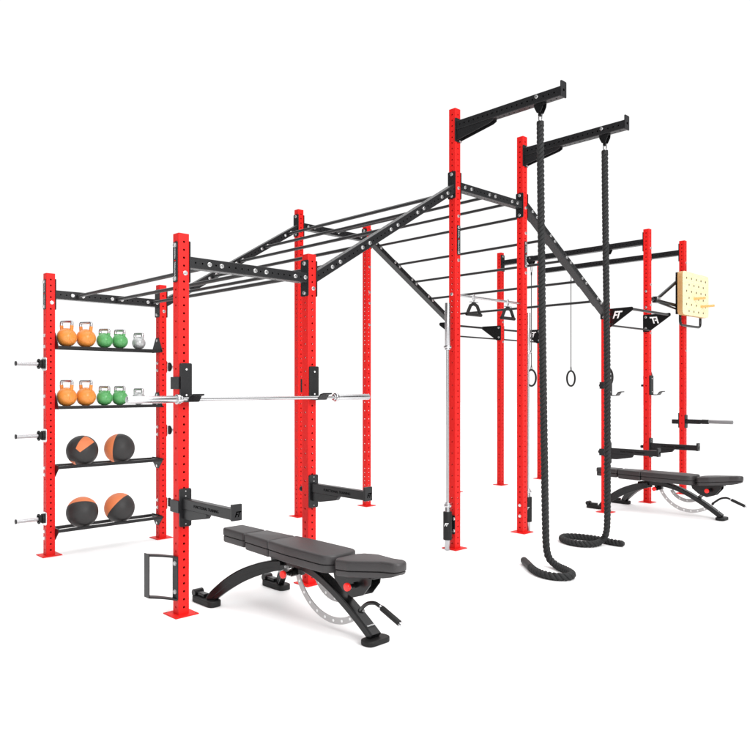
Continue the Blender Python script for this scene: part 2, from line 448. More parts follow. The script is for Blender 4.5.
# rope arms ----------------------------------------------------------------------
def rope_arm(x):
    y0, y1, z = YF-HS-.007, -3.81, 4.286
    bm = bmesh.new(); L = y0-y1; hs = [0.05+P57*k for k in range(int(L/P57))]
    holey_tube(bm, (x, y0, z), (x, y1, z), .088, .082, {0: hs, 1: hs, 2: hs, 3: hs}, side=(1, 0, 0))
    o = obj('rope_arm', bm, BLACK, rig)
    b = bmesh.new(); prism(b, rounded_poly([(-.05, -.12), (.05, -.12), (.05, .12), (-.05, .12)], .012), plane_M((x, YF-HS, 4.245), (1, 0, 0), (0, 0, 1)), .007, .001)
    obj('mounting_plate', b, BLACK, o)
    for s, zz in ((1, 4.345), (-1, 4.145)):
        bolt(o, (x+.03, YF-HS-.007, zz), '-y')
    for sx in (-.034, .028):
        b = bmesh.new()
        prism(b, rounded_poly([(y0, 4.135), (y0, 4.241), (-3.06, 4.241), (-3.06, 4.222), (-3.02, 4.205)], [.0, 0, 0, .01, .02]), plane_M((x+sx, 0, 0), (0, 1, 0), (0, 0, 1)), .006)
        obj('gusset', b, BLACK, o)
    b = bmesh.new(); prism(b, rounded_poly([(-.045, -.0725), (.045, -.0725), (.045, .0725), (-.045, .0725)], .012), plane_M((x, y1, 4.307), (1, 0, 0), (0, 0, 1)), .01, .001)
    add_cyl(b, (x, y1-.010, 4.30), (x, y1-.0112, 4.30), .012, 14, mi=1)
    obj('end_plate', b, [BLACK, DARKL], o)
    # rope hanger under the arm
    b = bmesh.new()
    for sx in (-.030, .024):
        prism(b, rounded_poly([(-.05, .0155), (.05, .0155), (.045, -.02), (.018, -.07), (-.018, -.07), (-.045, -.02)], .006), plane_M((x+sx, -3.575, 4.225), (0, 1, 0), (0, 0, 1)), .006)
    add_cyl(b, (x-.034, -3.575, 4.18), (x+.034, -3.575, 4.18), .009, 12)
    for s in (-1, 1): add_box(b, (x+s*.012, -3.575, 4.16), (.006, .03, .06), .002)
    obj('rope_hanger', b, GLOSSB, o)
    bolt(o, (x-.042, -3.56, 4.30), '-x')
    return o
for x in (XU[2], XU[3]): rope_arm(x)

# wing brackets -------------------------------------------------------------------
def wing(x, ydir, y0, face):
    """triangular plate flush on a side face; ydir = -1 towards the front, +1 towards the back; face = -1/+1 side in x"""
    b = bmesh.new(); s = ydir
    pts = [(-s*HS, 2.67), (s*.355, 2.675), (s*.36, 2.635), (s*.045, 2.425), (-s*HS, 2.425)]
    if s*1 > 0: pass
    out = rounded_poly(pts, [.012, .03, .02, .03, .012])
    xp = x+face*HS if face > 0 else x-HS-.007
    prism(b, out, plane_M((xp, y0, 0), (0, 1, 0), (0, 0, 1)), .007, .001)
    # logo, cut in white, on both faces
    for side in ((-1, 1) if not (face < 0 and y0 > -1 and x < 8) else ()):
        xx = xp+.007 if side > 0 else xp
        read = (0, 1, 0) if side > 0 else (0, -1, 0)
        if s < 0 and face < 0 and side < 0: read = (0, 1, 0)   # shows mirrored from this side in the photo
        M = plane_M((xx, y0+s*.135, 2.585), read, (0, 0, 1))
        zc = M.to_3x3().col[2]
        if zc.x*side < 0:
            M = M @ Matrix.Translation((0, 0, -.0012))
        add_ft(b, M, .095)
    o = obj('wing_bracket', b, [GLOSSB, WHITE], rig)
    bn = '-x' if face < 0 else '+x'; xb = xp if face < 0 else xp+.007
    for z in (2.635, 2.475): bolt(o, (xb, y0, z), bn)
def wing_bars(x0, x1, y0, s):
    b = bmesh.new(); add_cyl(b, (x0+HS+.007, y0+s*.325, 2.648), (x1-HS-.007, y0+s*.325, 2.648), .0175, 20)
    obj('pull_up_bar', b, BLACK, rig, smooth=True)
    b = bmesh.new(); add_cyl(b, (x0+HS+.007, y0+s*.06, 2.448), (x1-HS-.007, y0+s*.06, 2.448), .0125, 16)
    obj('brace_bar', b, BLACK, rig, smooth=True)
wing(XU[4], -1, YF, 1); wing(XU[5], -1, YF, -1); wing_bars(XU[4], XU[5], YF, -1)
wing(XU[4], 1, YB, 1); wing(XU[5], 1, YB, -1); wing_bars(XU[4], XU[5], YB, 1)
wing(XU[5], 1, YB, 1); wing(XU[6], 1, YB, -1); wing_bars(XU[5], XU[6], YB, 1)

# ring hangers under the overhead beams ---------------------------------------------
RINGPOS = [(XU[5], -.611), (XU[6], -.618), (XU[5], -1.955), (XU[6], -2.0)]
for x, y in RINGPOS:
    b = bmesh.new()
    for sx in (-.038, .032):
        prism(b, rounded_poly([(-.05, .06), (.05, .06), (.05, -.03), (.02, -.085), (-.02, -.085), (-.05, -.03)], .008), plane_M((x+sx, y, 3.70), (0, 1, 0), (0, 0, 1)), .006)
    add_cyl(b, (x-.036, y, 3.635), (x+.036, y, 3.635), .008, 12)
    o = obj('ring_hanger', b, GLOSSB, rig)
    bolt(o, (x-.038, y, 3.72), '-x')

# barbell holders ---------------------------------------------------------------------
HOLD = [(2.97, YF, -1, XU[2]), (4.385, YF, 1, XU[3])]
for x, y, s, xu in HOLD:
    b = bmesh.new()
    add_cyl(b, (x, y, .105), (x, y, .388), .044, 32, bevel=.004)
    o = obj('barbell_holder', b, [RUBBER], rig, smooth=True)
    b = bmesh.new()
    xf = xu+s*HS
    prism(b, rounded_poly([(-.042, -.095), (.042, -.095), (.042, .095), (-.042, .095)], .01), plane_M((xf if s > 0 else xf-.007, y, .25), (0, 1, 0), (0, 0, 1)), .007, .001)
    add_box(b, ((x+xf)/2, y, .25), (abs(x-xf), .012, .14))
    obj('holder_bracket', b, BLACK, o)
    for z in (.31, .19):
        if s < 0: bolt(o, (xf-.007, y-.028, z), '-x')
    b = bmesh.new(); nx, ny = -.93*.0405, -.37*.0405; add_ft(b, plane_M((x+nx, y+ny, .262), (.37, -.93, 0), (0, 0, 1)), .032, .005, 0)
    obj('logo', b, WHITE, o)

# storage shelves ----------------------------------------------------------------------
def shelf(z, up):
    b = bmesh.new()
    xa, xb = HS+.004, XU[1]-HS-.004
    if up:   # flat kettlebell shelf: z = its top
        add_box(b, ((xa+xb)/2, 0, z-.005), (xb-xa, .20, .006), .001)
        for y in (-.1, .1): add_box(b, ((xa+xb)/2, y, z-.014), (xb-xa, .005, .028), .001)
    else:
        for y in (-.1, .1): add_box(b, ((xa+xb)/2, y, z-.016), (xb-xa, .032, .030), .004)
        for x in (xa+.02, xb-.02): add_box(b, (x, 0, z-.016), (.03, .168, .018), .003)
    o = obj('ball_rail' if not up else 'shelf', b, BLACK, rig)
    for x in (xa-.0035, xb-.0035):
        b = bmesh.new()
        if up: pts = [(-.115, -.03), (.115, -.03), (.115, -.012), (.03, .13), (-.03, .13), (-.115, -.012)]
        else: pts = [(-.115, .005), (.115, .005), (.115, -.03), (.03, -.11), (-.03, -.11), (-.115, -.03)]
        prism(b, rounded_poly(pts, .008), plane_M((x, 0, z), (0, 1, 0), (0, 0, 1)), .006)
        obj('shelf_bracket', b, BLACK, o)
    for dz in ((-.008, .10) if up else (-.02, -.085)):
        for x, n in ((-HS, '-x'), (XU[1]-HS-.004, '-x')): bolt(o, (x, -.004, z+dz), n, 'shelf_bolt')
for z, up in ((2.045, True), (1.455, True), (.875, False), (.257, False)): shelf(z, up)

# foot bracket on the near front upright ---------------------------------------------------
b = bmesh.new()
zt, zb = .425, .117
prism(b, rounded_poly([(-.036, zb), (.036, zb), (.036, zt), (-.036, zt)], .006), plane_M((-HS-.006, YF, 0), (0, 1, 0), (0, 0, 1)), .006)
o = obj('foot_bracket', b, BLACK, rig)
path = [(-HS-.006, YF), (-.075, YF+.055), (-.11, YF+.12), (-.165, YF+.19)]
pc = catmull([(p[0], p[1], 0) for p in path], 5)
for z in (zt-.010, zb-.006):
    b = bmesh.new(); t = bmesh.new(); lo, hi = [], []
    for p in pc:
        lo.append(t.verts.new((p.x, p.y-.036, z))); hi.append(t.verts.new((p.x, p.y+.036, z)))
    fs = [t.faces.new([lo[i], lo[i+1], hi[i+1], hi[i]]) for i in range(len(pc)-1)]
    r = bmesh.ops.extrude_face_region(t, geom=fs); bmesh.ops.translate(t, vec=(0, 0, .012), verts=[v for v in r['geom'] if isinstance(v, bmesh.types.BMVert)])
    merge(b, t); obj('tread', b, BLACK, o)
b = bmesh.new(); add_box(b, (-.169, YF+.19, (zt+zb)/2+.001), (.007, .074, zt-zb+.012), .001)
obj('outer_plate', b, BLACK, o)
for z in (.375, .17): bolt(o, (-HS-.006, YF-.003, z), '-x')

# ------------------------------------------------------------------ grip bar and grips
bar = bmesh.new(); add_cyl(bar, (XU[2]+HS+.001, YF, 2.584), (XU[3]-HS+.003, YF, 2.584), .0135, 20)
bar2 = obj('grip_bar', bar, CHROME, rig, smooth=True)
def grip(x, label):
    t = thing('cable_grip', label, 'grip handle', (x, YF, 2.39), 'black stirrup grips on the chrome bar')
    b = bmesh.new(); ring = [(Vector((x, YF, 2.575))+Vector((0, .024*math.cos(2*PI*k/24), .024*math.sin(2*PI*k/24)))) for k in range(24)]
    ring = [(Vector((x, YF, 2.578))+Vector((.030*math.cos(2*PI*k/24), .010*math.cos(2*PI*k/24), .032*math.sin(2*PI*k/24)))) for k in range(24)]
    sweep(b, ring, circ(.0055, 8), up=(0, 1, 0), closed=True)
    obj('snap_ring', b, BRUSH, t, smooth=True)
    b = bmesh.new(); add_box(b, (x, YF, 2.531), (.13, .02, .008), .002); add_cyl(b, (x, YF, 2.527), (x, YF, 2.55), .006, 10)
    obj('swivel_plate', b, BRUSH, t)
    b = bmesh.new(); add_box(b, (x, YF, 2.515), (.04, .03, .03), .006)
    for s in (-1, 1):
        sweep(b, [Vector((x+s*.01, YF, 2.512)), Vector((x+s*.055, YF, 2.495)), Vector((x+s*.095, YF, 2.43)), Vector((x+s*.112, YF, 2.39))], rrect(.024, .03, .004), up=(0, 1, 0))
    obj('strap', b, RUBBER, t)
    b = bmesh.new(); add_cyl(b, (x-.125, YF, 2.402), (x+.125, YF, 2.402), .018, 20, bevel=.003)
    obj('handle', b, RUBBER, t, smooth=True)
grip(3.395, 'black stirrup grip on the chrome bar, beside the front tall upright, hanging in clear view')
grip(3.997, 'black stirrup grip on the chrome bar, half hidden by the second tall upright')

# ------------------------------------------------------------------ barbells
def sleeve_bar(bm_shaft, bm_sl, p0, p1, sl, rs=.025, shaft=.014, collar=.036):
    P0, P1 = Vector(p0), Vector(p1); d = (P1-P0).normalized()
    add_cyl(bm_shaft, P0+d*(sl+.0), P1-d*sl, shaft, 24)
    for q, e in ((P0, d), (P1, -d)):
        add_cyl(bm_sl, q, q+e*sl, rs, 32, bevel=.002)
        add_cyl(bm_sl, q+e*(sl-.005), q+e*(sl+.03), collar, 32, bevel=.004)
        add_cyl(bm_sl, q-e*.002, q+e*.004, rs*.55, 20)
def barbell(label, p0, p1, sl, group, hor=False, collar=.036, rs=.025):
    mid = (Vector(p0)+Vector(p1))/2; base = mid if hor else Vector(p0)
    t = thing('barbell', label, 'barbell', base, group)
    s, e = bmesh.new(), bmesh.new(); sleeve_bar(s, e, p0, p1, sl, rs=rs, collar=collar)
    obj('shaft', s, CHROME if hor else BRUSH, t, smooth=True)
    d = (Vector(p1)-Vector(p0)).normalized(); P0, P1 = Vector(p0), Vector(p1); e.free()
    for q, v in ((P0, d), (P1, -d)):
        b = bmesh.new(); add_cyl(b, q, q+v*sl, rs, 32, bevel=.002); add_cyl(b, q-v*.001, q+v*.003, rs*.55, 20); o = obj('sleeve', b, CHROME if hor else BRUSH, t, smooth=True)
        b = bmesh.new(); add_cyl(b, q+v*(sl-.004), q+v*(sl+.022), collar, 32, bevel=.004); add_cyl(b, q+v*(sl+.022), q+v*(sl+.04), collar*.72, 32, bevel=.003)
        obj('collar', b, CHROME, o, smooth=True)
    return t
barbell('chrome barbell resting horizontally on two black hooks in the front bay', (-.485, -2.715, 1.557), (1.722, -2.715, 1.557), .365, 'barbells', hor=True)
barbell('chrome barbell standing upright in the black holder on the front tall upright', (2.97, YF, .004), (2.97, YF, 2.49), .435, 'barbells', collar=.04, rs=.027)
barbell('chrome barbell standing upright behind the second tall upright, mostly hidden', (4.385, YF, .004), (4.385, YF, 2.49), .435, 'barbells', collar=.04, rs=.027)

# ------------------------------------------------------------------ j hooks
def j_hook(loc, label, m=1):
    """built for an upright centre at (0, YF) and hook floor z = 1.54; moved by root location"""
    t = thing('bar_hook', label, 'barbell hook', (0, YF, 1.54), 'barbell hooks on the uprights')
    y0 = YF-HS-.003
    b = bmesh.new(); prism(b, rounded_poly([(-.045, 1.54), (.045, 1.54), (.045, 1.815), (-.045, 1.815)], [0, 0, .012, .012]), plane_M((.006, y0, 0), (1, 0, 0), (0, 0, 1)), .022, .003)
    for z in (1.585, 1.77): add_cyl(b, (.006, y0-.022, z), (.006, y0-.0235, z), .007, 12, mi=1)
    obj('back_plate', b, [BLACK, WHITE], t)
    b = bmesh.new()
    pts = [Vector((.006, y0-.02, 1.543)), Vector((.006, y0-.09, 1.540)), Vector((.006, y0-.118, 1.543)), Vector((.006, y0-.15, 1.582)), Vector((.006, y0-.19, 1.590))]
    pr_ = [(-.005, -.045), (.005, -.045), (.005, .045), (-.005, .045)]
    sweep(b, pts, pr_, up=(0, 0, 1)); obj('lip', b, GLOSSB, t)
    b = bmesh.new()
    add_box(b, (m*(-HS-.006), YF+.0, 1.672), (.009, .115, .088), .002)
    add_box(b, (m*(-HS+.02), YF+HS+.012, 1.672), (.06, .009, .088), .002)
    obj('sleeve', b, BLACK, t)
    b = bmesh.new(); add_cyl(b, (0, YF+HS+.017, 1.672), (0, YF+HS+.045, 1.672), .016, 16)
    obj('pin', b, RUBBER, t)
    t.location = (loc[0], YF+loc[1], 1.54); return t
h0 = j_hook((0, 0), 'black barbell hook on the near left front upright, under the left end of the barbell')
def dup(src, loc, label):
    c = copy_tree(src); c.location = loc; c['label'] = label; return c
j_hook((XU[1], 0), 'black barbell hook holding the right side of the horizontal barbell', -1)
dup(h0, (XU[4], YF, 1.532), 'black empty bar hook beside the rear climbing rope')
hm = j_hook((XU[5], 0), 'black empty bar hook below the right FT bracket', -1); hm.location.z = 1.532

# ------------------------------------------------------------------ spotter arms
def spotter(label, m=1):
    t = thing('spotter_arm', label, 'safety arm', (0, YF, .64), 'black safety arms on the uprights')
    y0 = YF-HS-.003
    b = bmesh.new(); prism(b, rounded_poly([(-.047, .64), (.047, .64), (.047, .914), (-.047, .914)], .015), plane_M((.004, y0, 0), (1, 0, 0), (0, 0, 1)), .014, .002)
    for z in (.66, .70, .86, .895): add_cyl(b, (.004, y0-.014, z), (.004, y0-.0152, z), .005, 10, mi=1)
    obj('back_plate', b, [BLACK, SILVER], t)
    b = bmesh.new(); add_box(b, (0, (y0-.012-3.26)/2, .808), (.05, abs(-3.26-y0+.012), .072), .003)
    add_text(b, 'FUNCTIONAL TRAINING', plane_M((-.0252, -2.94, .806), (0, -1, 0), (0, 0, 1)), .029, th=.0008)
    obj('arm', b, [BLACK, DARKL], t)
    b = bmesh.new(); add_box(b, (0.002, -3.272, .823), (.078, .022, .108), .004)
    add_ft(b, plane_M((.006, -3.283, .812), (1, 0, 0), (0, 0, 1)), .036, .001)
    obj('end_stop', b, [BLACK, DARKL], t)
    b = bmesh.new(); prism(b, rounded_poly([(y0-.012, .771), (y0-.012, .70), (-2.72, .70), (-2.92, .735), (-2.95, .771)], [0, 0, 0, .015, .01]), plane_M((-.02, 0, 0), (0, 1, 0), (0, 0, 1)), .04, .002)
    obj('gusset', b, BLACK, t)
    b = bmesh.new(); add_box(b, (m*(-HS-.006), YF+.005, .785), (.009, .12, .088), .002); add_box(b, (m*(-HS+.02), YF+HS+.014, .785), (.06, .009, .088), .002)
    obj('sleeve', b, BLACK, t)
    b = bmesh.new(); add_cyl(b, (-.01, YF+HS+.018, .785), (-.01, YF+HS+.05, .785), .022, 20, bevel=.004)
    obj('knob', b, RUBBER, t, smooth=True)
    return t
s0 = spotter('black safety arm on the near left upright, above the head end of the front bench')
s1 = spotter('black safety arm on the front upright behind the middle of the front bench', -1); s1.location = (XU[1], YF, .64)
dup(s0, (XU[4], YF, .645), 'black safety arm beside the rear climbing rope, over the head of the far bench')
dup(s1, (XU[5], YF, .645), 'black safety arm over the middle of the far bench, rightmost of the four')

# ------------------------------------------------------------------ weight pegs
def peg(x, z, s, label):
    t = thing('weight_peg', label, 'plate peg', (x, 0, z), 'chrome weight plate pegs')
    b = bmesh.new(); prism(b, rounded_poly([(-.055, -.065), (.055, -.065), (.055, .065), (-.055, .065)], .02), plane_M((x if s > 0 else x-.008, 0, z), (0, 1, 0), (0, 0, 1)), .008, .001)
    obj('base_plate', b, ZINC, t)
    b = bmesh.new(); add_cyl(b, (x+s*.008, 0, z), (x+s*.03, 0, z), .048, 10, bevel=.003); add_cyl(b, (x+s*.03, 0, z), (x+s*.062, 0, z), .036, 24, bevel=.003); 
    add_cyl(b, (x+s*.05, 0, z), (x+s*.062, 0, z), .05, 24, bevel=.003)
    obj('collar', b, RUBBER, t, smooth=True)
    b = bmesh.new(); add_cyl(b, (x+s*.06, 0, z), (x+s*.26, 0, z), .020, 24); obj('peg', b, BRUSH, t, smooth=True)
    b = bmesh.new(); add_cyl(b, (x+s*.26, 0, z), (x+s*.272, 0, z), .023, 20, bevel=.002); obj('end_cap', b, BLACK, t, smooth=True)
for z, wd in ((1.867, 'uppermost'), (1.172, 'middle'), (.366, 'lowest')):
    peg(-HS, z, -1, '%s chrome plate peg sticking out from the far left upright' % wd)
for z, wd in ((1.863, 'uppermost'), (1.170, 'middle'), (.377, 'lowest')):
    peg(XU[1]+HS, z, 1, '%s plate peg with a black collar, behind the near left upright, right of the shelves' % wd)

# ------------------------------------------------------------------ kettlebells
def kettlebell(x, z, m, R, hh, label, matname):
    t = thing('kettlebell', label, 'kettlebell', (x, 0, z), '%s kettlebells on the shelves' % matname)
    b = bmesh.new(); prof = []
    zc = z+R*.94
    N = 20
    pts = [(0, z), (R*.34, z), (R*.42, z+.006)]
    for k in range(3, N+1):
        a = -PI/2+PI*k/N; rr, zz = R*math.cos(a), zc+R*math.sin(a)
        if zz > z+.008: pts.append((max(rr, 0), zz))
    rings = []
    for r_, z_ in pts:
        rings.append([b.verts.new((x+r_*math.cos(2*PI*j/40), r_*math.sin(2*PI*j/40), z_)) for j in range(40)] if r_ > 1e-5 else [b.verts.new((x, 0, z_))])
    for A, B in zip(rings, rings[1:]):
        for j in range(40):
            q = (j+1) % 40
            if len(A) == 1: b.faces.new([A[0], B[q], B[j]])
            elif len(B) == 1: b.faces.new([A[j], A[q], B[0]])
            else: b.faces.new([A[j], A[q], B[q], B[j]])
    # horns rising from the body, in the body's colour
    htop = z+hh; yh = R*.64; zb_ = zc+R*.7
    for s in (-1, 1):
        sweep(b, [Vector((x, s*yh*.96, zb_)), Vector((x, s*yh*1.06, htop-.052))], rrect(.034, .026, .010), up=(1, 0, 0))
    # raised face ring
    ringp = [Vector((x-.0+R*.55*math.cos(a), -math.sqrt(max(R*R-(R*.55)**2, 0))+.0, zc+R*.55*math.sin(a))) for a in [2*PI*k/32 for k in range(32)]]
    sweep(b, ringp, circ(.0028, 6), up=(0, 1, 0), closed=True)
    obj('body', b, m, t, smooth=True)
    b = bmesh.new()
    P = catmull([(x, -yh*1.06, htop-.054), (x, -yh*1.08, htop-.036), (x, -yh*1.0, htop-.018), (x, -yh*.6, htop-.0145), (x, yh*.6, htop-.0145), (x, yh*1.0, htop-.018), (x, yh*1.08, htop-.036), (x, yh*1.06, htop-.054)], 5)
    sweep(b, P, circ(.0145, 14), up=(1, 0, 0)); obj('handle', b, CHROME, t, smooth=True)
    t.rotation_euler = (0, 0, math.radians(27)); return t
spec = [(.168, ORANGE, .095, .262, 'orange'), (.360, ORANGE, .095, .262, 'orange'), (.552, GREEN, .079, .204, 'green'), (.716, GREEN, .079, .204, 'green'), (.925, GREYE, .069, .180, 'silver')]
pos = ['far left, next to the red upright', 'second from the left', 'left of the green pair', 'right of the green pair, next to the gap', 'alone at the right end']
for z, nm in ((2.045, 'top'), (1.455, 'second')):
    for (x, m, R, hh, cn), p in zip(spec, pos):
        sz = 'large' if cn == 'orange' else ('medium' if cn == 'green' else 'small')
        ex = ' behind the barbell end' if (nm == 'second' and cn == 'silver') else ''
        kettlebell(x, z, m, R, hh, '%s %s kettlebell on the %s shelf%s, %s' % (sz, cn, nm, ex, p), cn)

# ------------------------------------------------------------------ medicine balls
RB = .153
r_, u_, t_ = Vector((0.946, -0.324, 0.0)), Vector((.03, .10, .99)), Vector((-.32, -.94, .12))
r_ = Vector((.909, -.417, 0)); t_ = Vector((-.414, -.902, .12)).normalized(); u_ = t_.cross(r_).normalized(); 
def V3(a, b, c=None):
    """direction on the ball facing (right a, up b) as seen from the front of the shelves"""
    if c is None: c = math.sqrt(max(0, 1-a*a-b*b))
    return (r_*a+u_*b+t_*c)
def cut(p, q, inside):
    """great circle through p and q, keeping the side holding 'inside'"""
    n = V3(*p).cross(V3(*q)).normalized()
    if n.dot(V3(*inside)) < 0: n = -n
    return (tuple(n), 0.0)
def cut3(p, q, s, inside):
    a, b, c = V3(*p), V3(*q), V3(*s); n = (b-a).cross(c-a).normalized(); d = n.dot(a)
    if n.dot(V3(*inside)) < d: n, d = -n, -d
    return (tuple(n), d)
w1 = [(.19, .93), (.75, .53), (-.09, -.14), (-.35, .11)]; ins = (.15, .38)
m1 = ball_mat('ball_leather_wedge', [[cut(w1[0], w1[1], ins), cut(w1[1], w1[2], ins), cut(w1[2], w1[3], ins), cut(w1[3], w1[0], ins)],
                                     [cut((-.75, -.62), (-.42, -.72), (-.62, -.76)), cut((-.42, -.72), (-.34, -.93), (-.62, -.76))]])
m2 = ball_mat('ball_leather_side_panel', [[cut3((-.13, .92), (-.42, 0), (-.28, -.95), (-.8, 0)), (tuple(V3(.985, .1, .1)), -.965) ]])
m3 = ball_mat('ball_leather_top_panel', [[cut3((-.92, .38), (0, .72), (.93, .42), (0, .95))]])
m4 = ball_mat('ball_leather_slanted_panel', [[cut3((-.78, -.50), (-.28, .22), (.44, .80), (-.6, .6)), (tuple(V3(.64, -.75, .1)), -.985)]])
def ball(x, z, m, label):
    b = bmesh.new(); bmesh.ops.create_uvsphere(b, u_segments=64, v_segments=40, radius=RB)
    o = obj('medicine_ball', b, m, None, smooth=True, loc=(0, 0, 0)); o.location = (x, 0, z)
    for p in o.data.polygons: p.use_smooth = True
    tag(o, label, 'medicine ball', 'black and orange medicine balls')
dip = RB-math.sqrt(RB**2-.084**2)
ball(.323, .875+RB-dip-.001, m1, 'black medicine ball with an orange wedge shaped patch, upper ball shelf, left')
ball(.713, .875+RB-dip-.001, m2, 'black medicine ball with an orange left side panel, upper ball shelf, right')
ball(.323, .257+RB-dip-.001, m3, 'black medicine ball with an orange cap on top, lowest shelf, left')
ball(.713, .257+RB-dip-.001, m4, 'black medicine ball with a slanting orange upper left panel, lowest shelf, right')

# ------------------------------------------------------------------ climbing ropes
def arclen(pts):
    L = [0.0]
    for a, b in zip(pts, pts[1:]): L.append(L[-1]+(b-a).length)
    return L
def resample(pts, step):
    L = arclen(pts); out = []; n = int(L[-1]/step); i = 0
    for k in range(n+1):
        s = min(k*L[-1]/n, L[-1])
        while i < len(L)-2 and L[i+1] < s: i += 1
        f = (s-L[i])/max(L[i+1]-L[i], 1e-9); out.append(pts[i].lerp(pts[i+1], f))
    return out
def rope(x, path, label, cap_len=.20):
    t = thing('climbing_rope', label, 'climbing rope', (x, -3.6, 0), 'thick black climbing ropes')
    pts = resample(catmull(path, 10), .0105)
    fr = frames_along(pts); L = arclen(pts); total = L[-1]; pitch = .125
    b = bmesh.new(); R0, rs = .0178, .0172
    for k in range(3):
        cen = []
        for (p, xx, yy, zz), s in zip(fr, L):
            if s > total-cap_len+.02: break
            a = 2*PI*(s/pitch+k/3); cen.append(p+xx*R0*math.cos(a)+yy*R0*math.sin(a))
        sweep(b, cen, circ(rs, 10))
    obj('cord', b, ROPE, t, smooth=True)
    b = bmesh.new(); cp = [p for p, s in zip(pts, L) if s >= total-cap_len]
    sweep(b, cp, lambda i, n: circ(.033*(1 if i < n-3 else (.93, .8, .6)[i-(n-3)]), 16)); obj('end_cap', b, RUBBER, t, smooth=True)
    ztop = path[0][2]; y = path[0][1]
    b = bmesh.new(); add_cyl(b, (x, y, ztop-.035), (x, y, ztop+.012), .033, 20, bevel=.005); obj('top_cap', b, RUBBER, t, smooth=True)
    b = bmesh.new(); ringp = [Vector((x+.0, y+.017*math.cos(a), ztop+.045+.04*math.sin(a))) for a in [2*PI*q/24 for q in range(24)]]
    sweep(b, ringp, circ(.006, 8), up=(1, 0, 0), closed=True); add_cyl(b, (x, y, ztop), (x, y, ztop+.02), .012, 12)
    obj('shackle', b, CHROME, t, smooth=True)
    return t
zt = 4.07
rope(XU[2], [(XU[2], -3.575, zt), (XU[2], -3.58, 3.5), (XU[2], -3.60, 2.0), (XU[2], -3.62, .9), (XU[2]+.002, -3.630, .36), (XU[2]+.012, -3.633, .17),
             (3.108, -3.655, .078), (3.075, -3.75, .038), (3.015, -3.87, .034), (2.95, -3.97, .034), (2.88, -4.02, .034), (2.80, -4.015, .034), (2.742, -3.945, .034), (2.733, -3.86, .034), (2.760, -3.765, .034),
             (2.823, -3.666, .034), (2.937, -3.54, .034), (3.05, -3.41, .036)],
     'thick black twisted rope hanging from the front arm, its end curled on the floor', .30)
rope(XU[3], [(XU[3], -3.575, zt), (XU[3], -3.58, 3.5), (XU[3], -3.60, 2.0), (XU[3]+.0, -3.605, .8), (XU[3]+.005, -3.60, .30), (XU[3]+.012, -3.585, .15),
             (4.30, -3.545, .075), (4.27, -3.52, .038), (4.19, -3.52, .034), (4.11, -3.50, .034), (4.050, -3.417, .034), (4.059, -3.285, .034), (4.138, -3.154, .034), (4.256, -3.11, .034), (4.345, -3.19, .034),
             (4.385, -3.30, .034), (4.395, -3.411, .034), (4.375, -3.559, .034), (4.365, -3.648, .034), (4.372, -3.734, .034)],
     'thick black twisted rope hanging from the rear arm, looped in an oval on the floor', .05)

# ------------------------------------------------------------------ gymnastic rings
def ring(x, y, label):
    t = thing('gymnastic_ring', label, 'gymnastic ring', (x, y, 1.645), 'gymnastic rings on long straps')
    b = bmesh.new(); pts = [Vector((x+.130*math.cos(a), y, 1.79+.130*math.sin(a))) for a in [2*PI*k/48 for k in range(48)]]
    sweep(b, pts, circ(.0155, 12), up=(0, 1, 0), closed=True); obj('ring', b, RUBBER, t, smooth=True)
    b = bmesh.new(); add_box(b, (x, y, (1.99+3.50)/2), (.020, .004, 3.50-1.99))
    for s in (-1, 1):
        sweep(b, [Vector((x+s*.004, y, 1.995)), Vector((x+s*.016, y, 1.95)), Vector((x+s*.018, y, 1.915))], rrect(.004, .012, .001), up=(1, 0, 0))
    obj('strap', b, STRAPM, t)
    b = bmesh.new(); pts = [Vector((x+.018*math.cos(a), y, 3.555+.06*math.sin(a))) for a in [2*PI*k/28 for k in range(28)]]
    sweep(b, pts, circ(.0055, 8), up=(0, 1, 0), closed=True); obj('carabiner', b, CHROME, t, smooth=True)
    b = bmesh.new(); add_box(b, (x, y, 3.475), (.026, .012, .05), .003); obj('buckle', b, RUBBER, t)
ring(*RINGPOS[0], 'black ring on a grey strap, partly hidden by the second tall upright')
ring(*RINGPOS[1], 'black ring on a grey strap, hanging in the clear between the two climbing ropes')
ring(*RINGPOS[2], 'black ring almost hidden behind the rear climbing rope, above a bar hook')
ring(*RINGPOS[3], 'black ring hidden behind the red upright with the right FT bracket')

# ------------------------------------------------------------------ peg board
pb = thing('peg_board', 'pale yellow square climbing peg board mounted high on the far right upright', 'peg board', (8.54, -2.72, 2.55))
xl, xr, zb0, zt0, yf_, th = 8.072, 9.014, 2.717, 3.362, -2.765, .085
b = bmesh.new()
cx, cz = (xl+xr)/2, (zb0+zt0)/2; w, h = xr-xl, zt0-zb0
out = rounded_poly([(-w/2, -h/2), (w/2, -h/2), (w/2, h/2), (-w/2, h/2)], .07, 6)
prism(b, out, plane_M((cx, yf_+th, cz), (1, 0, 0), (0, 0, 1)), th-.012, mi=0)
o_ = obj('board', b, PLYEDGE, pb)
